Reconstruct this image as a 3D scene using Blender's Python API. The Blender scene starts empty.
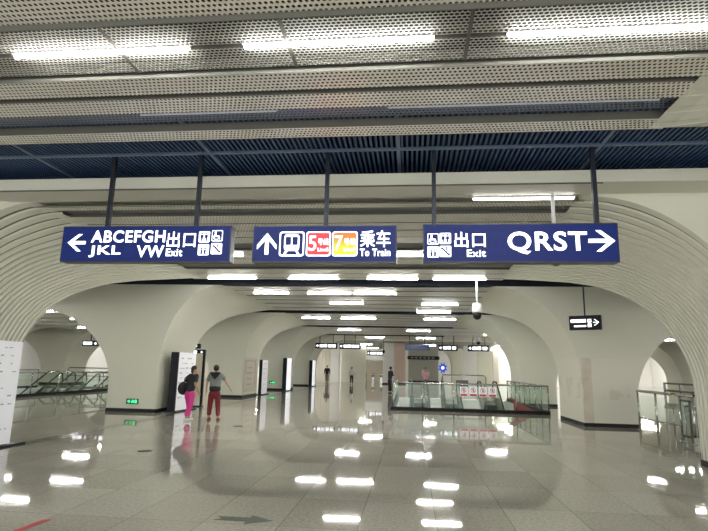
import bpy, math, random
from mathutils import Vector, Matrix
random.seed(7)
PI = math.pi
S = bpy.context.scene
COL = S.collection

# ---------------------------------------------------------------- camera
YAW, PITCH, ROLL, FPX = math.atan(58/533), math.radians(10.815), .022, 533.
cam_data = bpy.data.cameras.new('camera'); cam = bpy.data.objects.new('camera', cam_data); COL.objects.link(cam)
fw = Vector((-math.sin(YAW)*math.cos(PITCH), math.cos(YAW)*math.cos(PITCH), math.sin(PITCH)))
rt = Vector((math.cos(YAW), math.sin(YAW), 0)); up = rt.cross(fw)
r2 = rt*math.cos(ROLL)+up*math.sin(ROLL); u2 = up*math.cos(ROLL)-rt*math.sin(ROLL)
M3 = Matrix((r2, u2, -fw)).transposed()
cam.matrix_world = Matrix.Translation((0, 0, 1.6)) @ M3.to_4x4()
cam_data.sensor_width = 36; cam_data.lens = FPX/708*36; cam_data.clip_end = 300; cam_data.clip_start = .05
S.camera = cam
# ---------------------------------------------------------------- world, exposure
w = bpy.data.worlds.new('world'); S.world = w; w.use_nodes = True
w.node_tree.nodes['Background'].inputs[0].default_value = (.97, .97, .93, 1)
w.node_tree.nodes['Background'].inputs[1].default_value = 2.3
S.view_settings.view_transform = 'Standard'; S.view_settings.look = 'None'
S.view_settings.gamma = 1; S.view_settings.use_curve_mapping = False
S.view_settings.exposure = 0.6
S.cycles.transparent_max_bounces = 40
LAMP = 90.0      # radiance of the ceiling tubes
# ---------------------------------------------------------------- materials
MATS = {}
def mat(name, col=(.8,.8,.8), rough=.5, metal=0, emit=None, es=0, alpha=1, spec=.5, trans=0):
    if name in MATS: return MATS[name]
    m = bpy.data.materials.new(name); m.use_nodes = True; b = m.node_tree.nodes['Principled BSDF']
    b.inputs['Base Color'].default_value = (*col, 1); b.inputs['Roughness'].default_value = rough
    b.inputs['Metallic'].default_value = metal; b.inputs['Specular IOR Level'].default_value = spec
    if emit: b.inputs['Emission Color'].default_value = (*emit, 1); b.inputs['Emission Strength'].default_value = es
    b.inputs['Alpha'].default_value = alpha; b.inputs['Transmission Weight'].default_value = trans
    MATS[name] = m; return m
class NT:
    def __init__(s, m): s.t = m.node_tree; s.b = s.t.nodes['Principled BSDF']; s.out = s.t.nodes['Material Output']
    def n(s, k, **kw):
        x = s.t.nodes.new(k)
        for a, v in kw.items(): setattr(x, a, v)
        return x
    def l(s, a, b): s.t.links.new(a, b)
    def m(s, op, a, b=None, c=None):
        x = s.n('ShaderNodeMath', operation=op)
        for i, v in enumerate((a, b, c)):
            if v is None: continue
            if isinstance(v, (int, float)): x.inputs[i].default_value = v
            else: s.l(v, x.inputs[i])
        return x.outputs[0]
    def pos(s, kind='Object'):
        tc = s.n('ShaderNodeTexCoord'); sp = s.n('ShaderNodeSeparateXYZ'); s.l(tc.outputs[kind], sp.inputs[0]); return tc.outputs[kind], sp.outputs
    def noise(s, vec, scale, detail=3, rough=.6):
        x = s.n('ShaderNodeTexNoise'); x.inputs['Scale'].default_value = scale; x.inputs['Detail'].default_value = detail
        x.inputs['Roughness'].default_value = rough; s.l(vec, x.inputs['Vector']); return x.outputs[0]
    def mix(s, f, a, b):
        x = s.n('ShaderNodeMix', data_type='RGBA')
        if isinstance(f, (int, float)): x.inputs[0].default_value = f
        else: s.l(f, x.inputs[0])
        for i, v in ((6, a), (7, b)):
            if isinstance(v, tuple): x.inputs[i].default_value = (*v, 1)
            else: s.l(v, x.inputs[i])
        return x.outputs[2]
def perf(name, col, pitch, r, rough=.35, metal=.3, ry=1.25):
    m = mat(name, col, rough, metal); t = NT(m); _, p = t.pos()
    u = t.m('DIVIDE', p[0], pitch); v = t.m('DIVIDE', p[1], pitch*ry)
    row = t.m('FLOOR', v); odd = t.m('FLOORED_MODULO', row, 2.0)
    u = t.m('ADD', u, t.m('MULTIPLY', odd, .5))
    du = t.m('SUBTRACT', t.m('FRACT', u), .5); dv = t.m('SUBTRACT', t.m('FRACT', v), .5)
    d = t.m('SQRT', t.m('ADD', t.m('MULTIPLY', du, du), t.m('MULTIPLY', dv, dv)))
    t.l(t.m('GREATER_THAN', d, r), t.b.inputs['Alpha'])
    return m
def plaster(name, col, amp=.06):
    m = mat(name, col, .62, spec=.3); t = NT(m); v, p = t.pos()
    n = t.noise(v, .8, 5); n2 = t.noise(v, 7, 3)
    f = t.m('ADD', t.m('MULTIPLY', n, .7), t.m('MULTIPLY', n2, .3))
    c = t.mix(f, tuple(x*(1-amp) for x in col), tuple(min(1, x*(1+amp)) for x in col))
    t.l(c, t.b.inputs['Base Color']); m['c'] = 1; return m, t, c, p, v
WALLC = (.70, .70, .60)
plaster('wall_plaster', WALLC)
def stained():
    m, t, c, p, v = plaster('patched_plaster', WALLC)
    lowz = t.m('LESS_THAN', t.m('ADD', p[2], t.m('MULTIPLY', t.noise(v, 3), .12)), 2.1)
    c = t.mix(t.m('MULTIPLY', lowz, .6), c, (.74, .71, .63))
    band = t.m('MULTIPLY', t.m('MULTIPLY', t.m('LESS_THAN', p[0], 5.5), lowz), t.m('LESS_THAN', p[1], 17.32))
    band = t.m('MULTIPLY', band, t.m('GREATER_THAN', p[0], t.m('ADD', 5.17, t.m('MULTIPLY', t.noise(v, 6), .1))))
    c = t.mix(t.m('MULTIPLY', band, t.m('MULTIPLY', t.noise(v, 2.5), 1.0)), c, (.56, .46, .40))
    bl = t.m('MULTIPLY', t.m('GREATER_THAN', t.noise(v, 1.9, 2), .56), t.m('MULTIPLY', t.m('LESS_THAN', p[2], 1.45), t.m('GREATER_THAN', p[2], .8)))
    c = t.mix(t.m('MULTIPLY', bl, .35), c, (.52, .49, .42))
    t.l(c, t.b.inputs['Base Color']); return m
stained()
mat('white_wall', (.86, .85, .83), .6)
mat('black_skirting', (.008, .008, .008), .4, spec=.15)
mat('rib_groove_shade', (.19, .19, .16), .8)  # groove shade put into the colour, on top of the modelled depth
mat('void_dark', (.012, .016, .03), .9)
mat('navy_slat', (.05, .10, .22), .55)
mat('navy_bar', (.14, .2, .32), .5)
perf('panel_fine', (.86, .83, .74), .044, .32)
perf('panel_open', (.50, .49, .45), .041, .45, ry=.92, rough=.6, metal=0)
perf('panel_recess', (.20, .23, .30), .044, .29)
perf('panel_mid', (.74, .72, .65), .06, .26)
perf('panel_mid_dark', (.22, .23, .23), .06, .26)
mat('panel_far', (.50, .49, .44), .3, .25)
mat('panel_far_light', (.66, .65, .59), .28, .25)
mat('panel_slot', (.04, .042, .04), .6)
mat('panel_edge', (.12, .118, .105), .7, spec=.2)  # step faces coloured dark to stand for the shadow between ceiling panels
mat('tube_lit', (1, 1, 1), .5, emit=(1, .99, .93), es=LAMP)
mat('tube_dim', (1, 1, 1), .5, emit=(1, .99, .95), es=7)
mat('tube_unlit', (.62, .66, .74), .3)
mat('lamp_metal', (.55, .55, .53), .4, .3)
mat('sign_case', (.02, .025, .05), .35)
mat('sign_blue', (.004, .009, .045), .45, emit=(.007, .016, .115), es=.6, spec=.2)
mat('sign_patch', (.006, .01, .05), .5, emit=(.008, .016, .10), es=.75, spec=.2)
mat('sign_navy', (.02, .05, .2), .35)
mat('sign_black', (.008, .009, .013), .45, spec=.2)
mat('sign_white', (.9, .9, .95), .4, emit=(.93, .95, 1), es=1.5)
mat('sign_red', (.25, .01, .015), .4, emit=(.85, .012, .03), es=.95)
mo = mat('sign_orange', (.25, .05, .005), .4, emit=(1, .3, .01), es=1.2)
t = NT(mo); _, p = t.pos(); g = t.n('ShaderNodeMapRange'); t.l(p[2], g.inputs[0]); g.inputs[1].default_value = -.11; g.inputs[2].default_value = .09
t.l(t.mix(g.outputs[0], (1, .62, .01), (.85, .10, .005)), t.b.inputs['Emission Color'])
mat('rod_dark', (.03, .035, .05), .4, .5)
mat('rod_white', (.75, .76, .76), .35)
mat('steel', (.50, .51, .49), .22, .9)
mat('steel_dark', (.13, .14, .12), .3, .8)
mat('rubber', (.01, .01, .01), .4)
mat('step_metal', (.045, .085, .07), .45, .5)
def glass():
    m = bpy.data.materials.new('tinted_glass'); m.use_nodes = True; MATS['tinted_glass'] = m
    t = m.node_tree; t.nodes.remove(t.nodes['Principled BSDF'])
    a = t.nodes.new('ShaderNodeBsdfTransparent'); a.inputs[0].default_value = (.95, .98, .962, 1)
    g = t.nodes.new('ShaderNodeBsdfGlossy'); g.inputs['Roughness'].default_value = .03; g.inputs[0].default_value = (.9, 1, .95, 1)
    lw = t.nodes.new('ShaderNodeLayerWeight'); pw = t.nodes.new('ShaderNodeMath'); pw.operation = 'POWER'; t.links.new(lw.outputs['Facing'], pw.inputs[0]); pw.inputs[1].default_value = 4; f = t.nodes.new('ShaderNodeMath'); f.operation = 'MULTIPLY_ADD'; t.links.new(pw.outputs[0], f.inputs[0]); f.inputs[1].default_value = .5; f.inputs[2].default_value = .025
    mx = t.nodes.new('ShaderNodeMixShader'); t.links.new(f.outputs[0], mx.inputs[0]); t.links.new(a.outputs[0], mx.inputs[1]); t.links.new(g.outputs[0], mx.inputs[2])
    t.links.new(mx.outputs[0], t.nodes['Material Output'].inputs[0])
glass()
mat('board_white', (.80, .80, .84), .35, emit=(.8, .82, .9), es=.12)
mat('board_lit', (.9, .9, .92), .35, emit=(.9, .92, 1), es=.5)
mat('board_beige', (.62, .55, .46), .5)
mat('ink', (.06, .06, .07), .5)
mat('ink_soft', (.36, .37, .40), .5)
mat('exit_green', (.02, .5, .15), .4, emit=(.03, .9, .25), es=1.6)
mat('exit_case', (.03, .08, .05), .4)
mat('flute_cream', (.72, .68, .60), .55)
mat('flute_pink', (.74, .58, .50), .55)
mat('flute_grey', (.42, .42, .36), .55)
mat('red_mat', (.36, .09, .09), .8)
mat('red_tape', (.45, .03, .04), .5)
mat('decal_grey', (.06, .07, .06), .55, spec=.2)
mat('emblem_blue', (.03, .10, .5), .4, emit=(.02, .06, .6), es=.5)
mat('sticker_red', (.5, .05, .05), .5)
mat('cam_white', (.85, .85, .85), .3)
mat('cam_black', (.01, .01, .012), .12)
mat('skin', (.50, .29, .20), .5)
mat('hair', (.012, .01, .01), .5)
for n_, c_ in dict(pink_trousers=(.72,.05,.30), dark_red=(.17,.014,.02), grey_shirt=(.22,.24,.23), black_cloth=(.014,.014,.017), dark_jacket=(.02,.02,.025),
                   pink_shirt=(.72,.42,.48), white_cloth=(.65,.65,.65), grey_trousers=(.2,.19,.18), shoe_white=(.7,.7,.7), red_shoe=(.28,.05,.05), navy_cloth=(.02,.03,.06)).items(): mat(n_, c_, .8)
def floor_mat():
    m = mat('floor_tile', (.5, .48, .42), .1, spec=.62); t = NT(m); v, p = t.pos()
    wn = t.n('ShaderNodeTexWhiteNoise', noise_dimensions='2D'); cb = t.n('ShaderNodeCombineXYZ')
    u = t.m('DIVIDE', t.m('ADD', p[0], .53+80), .8); y = t.m('DIVIDE', t.m('ADD', p[1], .3+120), 1.2)
    t.l(t.m('FLOOR', u), cb.inputs[0]); t.l(t.m('FLOOR', y), cb.inputs[1]); t.l(cb.outputs[0], wn.inputs['Vector'])
    def edge(q, w_):
        f = t.m('ABSOLUTE', t.m('SUBTRACT', t.m('FRACT', q), .5)); return t.m('GREATER_THAN', f, .5-w_)
    e = t.m('MAXIMUM', edge(u, .0055), edge(y, .0036))
    sp = t.noise(v, 26, 4, .8); cl = t.noise(v, .35, 3)
    f = t.m('ADD', t.m('MULTIPLY', sp, 1.6), t.m('ADD', t.m('MULTIPLY', wn.outputs[0], .22), t.m('MULTIPLY', cl, .25)))
    f = t.m('SUBTRACT', t.m('MULTIPLY', f, 1.35), .9); f.node.use_clamp = True
    c = t.mix(f, (.27, .255, .21), (.56, .54, .475)); c = t.mix(t.m('MULTIPLY', e, .75), c, (.14, .13, .11))
    t.l(c, t.b.inputs['Base Color'])
    r = t.m('ADD', .02, t.m('MULTIPLY', t.noise(v, 3.0, 3), .035)); t.l(r, t.b.inputs['Roughness'])
    bp = t.n('ShaderNodeBump'); bp.inputs['Strength'].default_value = .012; bp.inputs['Distance'].default_value = .01
    t.l(t.noise(v, 2.2, 2), bp.inputs['Height']); t.l(bp.outputs[0], t.b.inputs['Normal'])
floor_mat()
mat('floor_border', (.10, .10, .085), .12, spec=.6)

# ---------------------------------------------------------------- mesh helpers
class MB:
    def __init__(s): s.v = []; s.f = []; s.sm = []
    def add(s, vs, fs, smooth=False):
        o = len(s.v); s.v += [tuple(a) for a in vs]
        for f in fs: s.f.append([o+i for i in f]); s.sm.append(smooth)
        return s
    def box(s, x0, x1, y0, y1, z0, z1):
        return s.add([(x, y, z) for z in (z0, z1) for y in (y0, y1) for x in (x0, x1)],
                     [(0,2,3,1), (4,5,7,6), (0,1,5,4), (2,6,7,3), (0,4,6,2), (1,3,7,5)])
    def prism(s, poly, a, b, axis='y'):      # polygon in the plane across axis, from a to b
        def P(u, v, d): return (u, d, v) if axis == 'y' else ((d, u, v) if axis == 'x' else (u, v, d))
        n = len(poly); vs = [P(u, v, a) for u, v in poly]+[P(u, v, b) for u, v in poly]
        return s.add(vs, [tuple(range(n)), tuple(range(2*n-1, n-1, -1))]+[(i, i+n, (i+1) % n+n, (i+1) % n) for i in range(n)])
    def tube(s, pts, r, n=10, closed=False):
        pts = [Vector(p) for p in pts]; rs = r if isinstance(r, (list, tuple)) else [r]*len(pts); vs = []
        for i, p in enumerate(pts):
            a = pts[i-1] if (i > 0 or closed) else pts[i]; b = pts[(i+1) % len(pts)] if (i < len(pts)-1 or closed) else pts[i]
            d = (b-a).normalized(); q = Vector((0, 0, 1)) if abs(d.z) < .9 else Vector((0, 1, 0))
            e1 = d.cross(q).normalized(); e2 = d.cross(e1)
            for k in range(n):
                t_ = 2*PI*k/n; vs.append(p+(e1*math.cos(t_)+e2*math.sin(t_))*rs[i])
        fs = []; m = len(pts)
        for i in range(m if closed else m-1):
            for k in range(n):
                j = (i+1) % m; fs.append((i*n+k, i*n+(k+1) % n, j*n+(k+1) % n, j*n+k))
        if not closed: fs += [tuple(range(n))[::-1], tuple(range((m-1)*n, m*n))]
        return s.add(vs, fs, True)
    def lathe(s, prof, c=(0, 0, 0), n=20):
        vs = []
        for r, z in prof: vs += [(c[0]+r*math.cos(2*PI*k/n), c[1]+r*math.sin(2*PI*k/n), c[2]+z) for k in range(n)]
        fs = [(i*n+k, i*n+(k+1) % n, (i+1)*n+(k+1) % n, (i+1)*n+k) for i in range(len(prof)-1) for k in range(n)]
        fs += [tuple(range(n))[::-1], tuple(range((len(prof)-1)*n, len(prof)*n))]
        return s.add(vs, fs, True)
    def ell(s, c, r, n=14, m=9):
        vs = []; 
        for i in range(1, m):
            a = PI*i/m; vs += [(c[0]+r[0]*math.sin(a)*math.cos(2*PI*k/n), c[1]+r[1]*math.sin(a)*math.sin(2*PI*k/n), c[2]+r[2]*math.cos(a)) for k in range(n)]
        vs += [(c[0], c[1], c[2]+r[2]), (c[0], c[1], c[2]-r[2])]; T = len(vs)-2
        fs = [(i*n+k, (i+1)*n+k, (i+1)*n+(k+1) % n, i*n+(k+1) % n) for i in range(m-2) for k in range(n)]
        fs += [(T, k, (k+1) % n) for k in range(n)]+[(T+1, (m-2)*n+(k+1) % n, (m-2)*n+k) for k in range(n)]
        return s.add(vs, fs, True)
    def build(s, name, material, parent=None, loc=None):
        me = bpy.data.meshes.new(name); me.from_pydata(s.v, [], s.f); me.materials.append(MATS[material])
        me.polygons.foreach_set('use_smooth', s.sm); me.update()
        o = bpy.data.objects.new(name, me); COL.objects.link(o)
        if parent: o.parent = parent
        if loc: o.location = loc
        return o
def tag(o, label, cat, group=None, kind=None):
    o['label'] = label; o['category'] = cat
    if group: o['group'] = group
    if kind: o['kind'] = kind
    return o
def thing(name, label, cat, loc=(0, 0, 0), rz=0, group=None):
    o = bpy.data.objects.new(name, None); COL.objects.link(o); o.empty_display_size = .1
    o.location = loc; o.rotation_euler = (0, 0, rz); return tag(o, label, cat, group)
def st(mb, name, material):
    o = mb.build(name, material); o['kind'] = 'structure'; return o
def bx(*a): return MB().box(*a)
def text_mb(s, x0, x1, z0, z1, y, bold=.0, mb=None, depth=.006):
    cu = bpy.data.curves.new('t', 'FONT'); cu.body = s; cu.size = 1; cu.offset = bold*.5; cu.space_character = 1.0+bold*2.2; cu.extrude = 0; cu.resolution_u = 4
    o = bpy.data.objects.new('t', cu); COL.objects.link(o); dg = bpy.context.evaluated_depsgraph_get()
    me = bpy.data.meshes.new_from_object(o.evaluated_get(dg)); bpy.data.objects.remove(o)
    vs = [v.co.copy() for v in me.vertices]; fs = [tuple(p.vertices) for p in me.polygons]
    ax, bx_ = min(v.x for v in vs), max(v.x for v in vs); ay, by = min(v.y for v in vs), max(v.y for v in vs)
    T = lambda v: (x0+(v.x-ax)/(bx_-ax)*(x1-x0), z0+(v.y-ay)/(by-ay)*(z1-z0))
    mb = mb or MB(); mb.add([(T(v)[0], y, T(v)[1]) for v in vs], fs); bpy.data.meshes.remove(me); return mb
def poly_mb(mb, pts, y, d=.004): return mb.prism(pts, y-d, y, 'y')
def disc(mb, x, z, r, y, n=14, d=.004): return poly_mb(mb, [(x+r*math.cos(2*PI*k/n), z+r*math.sin(2*PI*k/n)) for k in range(n)], y, d)
def rrect(x0, x1, z0, z1, r, n=4):
    P = []
    for cx, cz, a in ((x1-r, z1-r, 0), (x0+r, z1-r, 90), (x0+r, z0+r, 180), (x1-r, z0+r, 270)):
        P += [(cx+r*math.cos(math.radians(a+90*i/n)), cz+r*math.sin(math.radians(a+90*i/n))) for i in range(n+1)]
    return P
def arrow(mb, cx, cz, L, H, ang, y, w=.032):   # shaft and two swept head strokes
    c, s_ = math.cos(ang), math.sin(ang); T = lambda p: (cx+p[0]*c-p[1]*s_, cz+p[0]*s_+p[1]*c)
    poly_mb(mb, [T(p) for p in ((-L/2, -w/2), (L/2-w*.9, -w/2), (L/2-w*.9, w/2), (-L/2, w/2))], y)
    for g in (1, -1):
        q = [(L/2, 0), (L/2-H*.62, g*H/2), (L/2-H*.62-w*1.25, g*H/2), (L/2-w*1.35, 0)]
        poly_mb(mb, [T(p) for p in q], y)
    return mb

# ---------------------------------------------------------------- shell of the station hall
P0, PER, ZC = 8.1, 9.2, 4.25
Y0S = [P0+PER*k for k in range(-1, 5)]
XL, XR, XLO, XRO = -8.35, 5.2, -10.05, 6.8
ZL = [0, .6, 1.0, 1.3, 1.5, 1.7, 1.9, 2.1, 2.3, 2.5, 2.7, 2.85, 3.0, 3.15, 3.3, 3.4, 3.5, 3.6, 3.7, 3.8, 3.88, 3.96, 4.04, 4.1, 4.15, 4.2, 4.24, 4.25]
def eo(z, a, z0, z1):
    t_ = min(1, max(0, (z-z0)/(z1-z0))); return a*(1-math.sqrt(1-t_*t_))
FAR = [(0, 2.55), (1.6, 2.6), (2.0, 2.7), (2.5, 2.95), (2.85, 3.25), (3.2, 3.75), (3.55, 4.6), (3.8, 5.6), (4.0, 6.6), (4.25, 7.8)]
def yfar(z):
    for (a, b), (c, d) in zip(FAR, FAR[1:]):
        if z <= c: return b+(d-b)*(z-a)/(c-a)
    return FAR[-1][1]
def column(y0, xi, xo, ai, z0i, si, material, ribs=24, depth=.02, ao=3.5, name='wall_arch', fs=1.0):
    # xi: face towards the hall, si its flare direction; xo: face towards the aisle
    mb = MB(); lv = []
    for z in ZL:
        lv.append((z, xi+si*eo(z, ai, z0i, ZC), xo-si*eo(min(z, 3.5), ao, .8, 3.5), yfar(z)*(fs if z > 3 else 1)))
    vs = []; fr = [0]; gm_ = []
    for k in range(ribs): fr += [(k+.60)/ribs, (k+.66)/ribs, (k+.94)/ribs, (k+1)/ribs]
    n = len(fr)
    for side in (0, 1):
        vs = []
        for i, (z, a, b, yf) in enumerate(lv):
            X = a if side == 0 else b; j0, j1 = max(0, i-1), min(len(lv)-1, i+1)
            dx = (lv[j1][1+side]-lv[j0][1+side]); dz = lv[j1][0]-lv[j0][0]; L = math.hypot(dx, dz) or 1
            nx, nz = (dz/L, -dx/L)           # one of the two normals; pick the one going into the column
            sg = si if side == 0 else -si
            if nx*sg > 0: nx, nz = -nx, -nz
            if abs(nx) < 1e-6 and nz < 0: nz = -nz
            for q, v_ in enumerate(fr):
                g = depth*min(1, max(0, (z-.05)/.2)) if q % 4 in (2, 3) and q > 0 else 0
                vs.append((X+nx*g, y0+v_*yf, z+nz*g))
        F_ = lambda gs: [(i*n+k, i*n+k+1, (i+1)*n+k+1, (i+1)*n+k) for i in range(len(lv)-1) for k in range(n-1) if (k % 4 == 2) == gs]
        mb.add(vs, F_(False)); gm_.append((vs, F_(True)))
    m = len(lv); vs = []
    for z, a, b, yf in lv: vs += [(a, y0, z), (b, y0, z)]
    mb.add(vs, [(2*i, 2*i+1, 2*i+3, 2*i+2) for i in range(m-1)])
    vs = []
    for z, a, b, yf in lv: vs += [(a, y0+yf, z), (b, y0+yf, z)]
    mb.add(vs, [(2*i, 2*i+1, 2*i+3, 2*i+2) for i in range(m-1)])
    nf = len(mb.f)
    for a_, b_ in gm_: mb.add(a_, b_)
    o = st(mb, name, material); o.data.materials.append(MATS['rib_groove_shade' if depth > .01 else material])
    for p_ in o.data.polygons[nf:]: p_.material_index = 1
    bb = MB(); x0, x1 = min(xi, xo)-.012, max(xi, xo)+.012
    bb.box(x0, x1, y0-.012, y0+2.57, 0, .11)
    st(bb, 'baseboard_column', 'black_skirting')
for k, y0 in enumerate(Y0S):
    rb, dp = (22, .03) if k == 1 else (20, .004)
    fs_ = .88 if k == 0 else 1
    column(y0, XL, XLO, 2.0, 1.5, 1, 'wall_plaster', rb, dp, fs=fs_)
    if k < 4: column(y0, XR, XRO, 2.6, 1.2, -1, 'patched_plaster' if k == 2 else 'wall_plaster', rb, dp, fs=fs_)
    if k >= 2:
        column(y0, -24.2, -25.9, 3.5, .8, 1, 'wall_plaster', 10, .009)
        column(y0, 21.05, 22.75, 3.5, .8, -1, 'wall_plaster', 10, .009)
    # beam above the arches; far faces painted with the darkness of the gap
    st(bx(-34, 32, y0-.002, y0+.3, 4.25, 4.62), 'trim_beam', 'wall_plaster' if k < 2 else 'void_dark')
    st(bx(-34, -13.55, y0, y0+.3, 3.5, 4.3), 'trim_beam', 'wall_plaster') if k < 2 else st(bx(-20.7, -13.55, y0, y0+.3, 3.5, 4.3), 'trim_beam', 'wall_plaster')
    if k < 4: st(bx(10.3, 17.55 if k >= 2 else 32, y0, y0+.3, 3.5, 4.3), 'trim_beam', 'wall_plaster')
st(bx(-40, 40, -4, 90, 5.3, 5.5), 'ceiling_slab', 'void_dark')
# hall floor with the two escalator wells left open
WX0, WX1, WY0, WY1 = -.62, 5.08, 21.62, 30.6
VX0, VX1, VY0, VY1 = -22.2, -17.1, 17.5, 30.6
fl = MB()
def tile(x0, x1, y0, y1): fl.add([(x0, y0, 0), (x1, y0, 0), (x1, y1, 0), (x0, y1, 0)], [(0, 1, 2, 3)])
tile(-40, VX0, -4, 90); tile(VX0, VX1, -4, VY0); tile(VX0, VX1, VY1, 90); tile(VX1, WX0, -4, 90)
tile(WX0, WX1, -4, WY0); tile(WX0, WX1, WY1, 90); tile(WX1, 40, -4, 90)
st(fl, 'floor', 'floor_tile')
for x0, x1, y0, y1 in ((WX0, WX1, WY0, WY1), (VX0, VX1, VY0, VY1)):
    m = MB(); m.box(x0-.1, x0, y0, y1, -6, -.01); m.box(x1, x1+.1, y0, y1, -6, -.01); m.box(x0, x1, y0-.1, y0, -6, -.01); m.box(x0, x1, y1, y1+.1, -6, -.01)
    st(m, 'wall_well', 'white_wall'); st(bx(x0, x1, y0, y1, -6.1, -6), 'floor_lower', 'white_wall')
st(bx(-7.65, -7.35, -4, 52, -.02, .003), 'trim_floor_band', 'floor_border')
st(bx(-12.5, -7.35, 9.32, 9.4, -.02, .0035), 'trim_floor_band', 'floor_border')
# outer walls and the far end
st(bx(-33.2, -33, -4, 75, 0, 5), 'wall_left', 'white_wall'); st(bx(31, 31.2, -4, 75, 0, 5), 'wall_right', 'white_wall')
st(bx(-33, 31, 74, 74.2, 0, 5), 'wall_end', 'white_wall')
def fluted(x0, x1, y, z1, material, depth=.1, pitch=.34, name='wall_fluted'):
    n = int((x1-x0)/pitch); m = MB()
    for i in range(n):
        a = x0+(x1-x0)*i/n; b_ = x0+(x1-x0)*(i+1)/n; m.box(a, a+(b_-a)*.62, y-depth, y+.05, .15, z1)
    m.box(x0, x1, y, y+.12, 0, z1)
    st(m, name, material)

# ceiling bands
def strip(x0, x1, y0, y1, z, material, th=.03, name='ceiling_panel'):
    m = MB().box(x0, x1, y0, y1, z, z+.004)
    st(m, name, material)
    e = MB(); e.box(x0, x1, y0-.006, y0, z, z+.09); e.box(x0, x1, y1, y1+.006, z, z+.09); return e
eds = MB()
def sedge(e): eds.add(e.v, e.f)
XA, XB = -6.85, 2.72
for (a, b, z, mt) in [(1.9, 2.35, ZC, 'panel_fine'), (2.4, 2.9, ZC, 'panel_fine'), (2.95, 3.55, ZC, 'panel_fine'), (3.64, 3.962, 4.28, 'panel_open'), (4.022, 4.33, 4.28, 'panel_open'), (4.40, 4.70, ZC, 'panel_fine'),
                      (4.79, 5.09, ZC, 'panel_fine'), (5.2, 5.46, 4.33, 'panel_recess'), (5.54, 5.79, ZC, 'panel_fine')]:
    x = -6.9 if z == ZC else -6.7
    sedge(strip(x, 2.75, a, b, z, mt))
sedge(MB().box(-7, 2.75, 3.55, 3.56, 4.2, 4.33))
# crosswise joints of the open mesh panels
jn = MB()
for x in (-4.0, -2.55, -1.05, .45): jn.box(x, x+.03, 3.64, 4.33, 4.268, 4.279)
st(jn, 'ceiling_joint', 'panel_edge')
y = 8.42; first = True
pat = [(8.42, 8.62, 0), (8.62, 9.0, 1), (9.04, 9.55, 0), (9.6, 10.1, 0), (10.15, 10.65, 0), (10.7, 11.2, 0), (11.25, 11.9, 1), (11.95, 12.4, 0), (12.45, 12.9, 0), (12.95, 13.6, 0), (13.65, 14.3, 1), (14.35, 15.0, 0), (15.05, 15.75, 0), (8.16, 8.36, 0), (7.57, 8.12, 0), (15.8, 16.1, 0)]
st(bx(-34, 32, 7.55, 8.1, 4.27, 4.45), 'trim_soffit', 'wall_plaster')
for a, b, d in pat: sedge(strip(XA, XB, a, b, ZC+(.05 if d else 0), 'panel_mid_dark' if d else 'panel_mid'))
for k in range(2, 6):
    y0 = Y0S[k]
    yy = y0+.08; i = 0
    while yy < y0+7.6:
        wd = (.62, .5, .7, .55)[i % 4]; sedge(strip(XA, XB, yy, yy+wd, ZC, 'panel_far_light' if (i+k) % 3 else 'panel_far'))
        yy += wd; 
        if i % 2: st(bx(XA, XB, yy, yy+.16, ZC+.06, ZC+.07), 'ceiling_slot', 'panel_slot'); yy += .16
        i += 1
for i in range(12): st(bx(2.74, 20, 34.6+i*1.4, 35.85+i*1.4, 4.25, 4.28), 'ceiling_panel', 'panel_far_light' if i % 3 else 'panel_far')
st(eds, 'trim_panel_edges', 'panel_edge')
# aisle ceilings
for k, y0 in enumerate(Y0S):
    if k < 1: continue
    for x0, x1 in ((-21.0, -13.4), (10.2, 17.7)):
        if k < 2: x0, x1 = (-33, -13.4) if x0 < 0 else (10.2, 31)
        for i in range(6):
            if k >= 4 and x0 > 0: break
            a = y0+.32+i*1.26; st(bx(x0, x1, a, a+1.08, 3.52, 3.56), 'ceiling_panel', 'panel_far_light' if i % 2 else 'panel_far')
# blue mesh ceilings over the gaps
for k in range(0, 6):
    a, b = (5.85, 8.1) if k == 0 else (Y0S[k]+7.8, Y0S[k]+9.2)
    if k == 5: break
    m = MB(); x = -14
    while x < 16: m.box(x, x+.03, a-.3, b, 4.60, 4.66); x += .07
    st(m, 'ceiling_mesh', 'navy_slat')
    m = MB(); m.box(-14, 16, (a+b)/2-.03, (a+b)/2+.03, 4.57, 4.60)
    for x in (-5.6, -2.9, -.2, 2.5, 4.6): m.box(x, x+.05, a, b, 4.575, 4.60)
    st(m, 'ceiling_mesh_bars', 'navy_bar')
    st(bx(-33, 31, a, b, 4.72, 4.74), 'ceiling_void', 'void_dark')
st(bx(-33, 31, 51, 74, 4.2, 4.3), 'ceiling_end', 'panel_far_light')
for i in range(9): st(bx(-33, 31, 53+i*2.3, 53.3+i*2.3, 4.17, 4.2), 'ceiling_slot', 'panel_slot')

# far end
fluted(-10.6, -8.6, 58, 4.2, 'flute_cream'); st(bx(-8.6, -7.7, 57.9, 59, 0, 4.2), 'wall_pier', 'white_wall')
st(bx(-7.7, -5.0, 60, 60.3, 0, 4.2), 'wall_pier', 'wall_plaster')
st(bx(-2.85, -1.7, 55.5, 57.6, 0, 4.2), 'wall_pier', 'white_wall'); fluted(-1.7, -.55, 55.6, 4.2, 'flute_pink', .08, .2)
st(bx(-2.9, -.5, 55.4, 57.7, 0, .12), 'baseboard_end', 'black_skirting')
fluted(-.3, 3.3, 66, 4.2, 'flute_grey', .12, .45); st(bx(-.3, 3.3, 65.8, 66, 0, .2), 'baseboard_end', 'black_skirting')
st(bx(5.8, 7.15, 60, 61.2, 0, 4.2), 'wall_pier', 'white_wall'); st(bx(8.7, 9.3, 59, 59.6, 0, 4.2), 'wall_pier', 'flute_cream'); st(bx(7.15, 9, 62, 62.2, 0, 4.2), 'wall_end', 'wall_plaster'); st(bx(9.3, 22, 60.4, 60.6, 0, 4.2), 'wall_end', 'white_wall')
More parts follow.
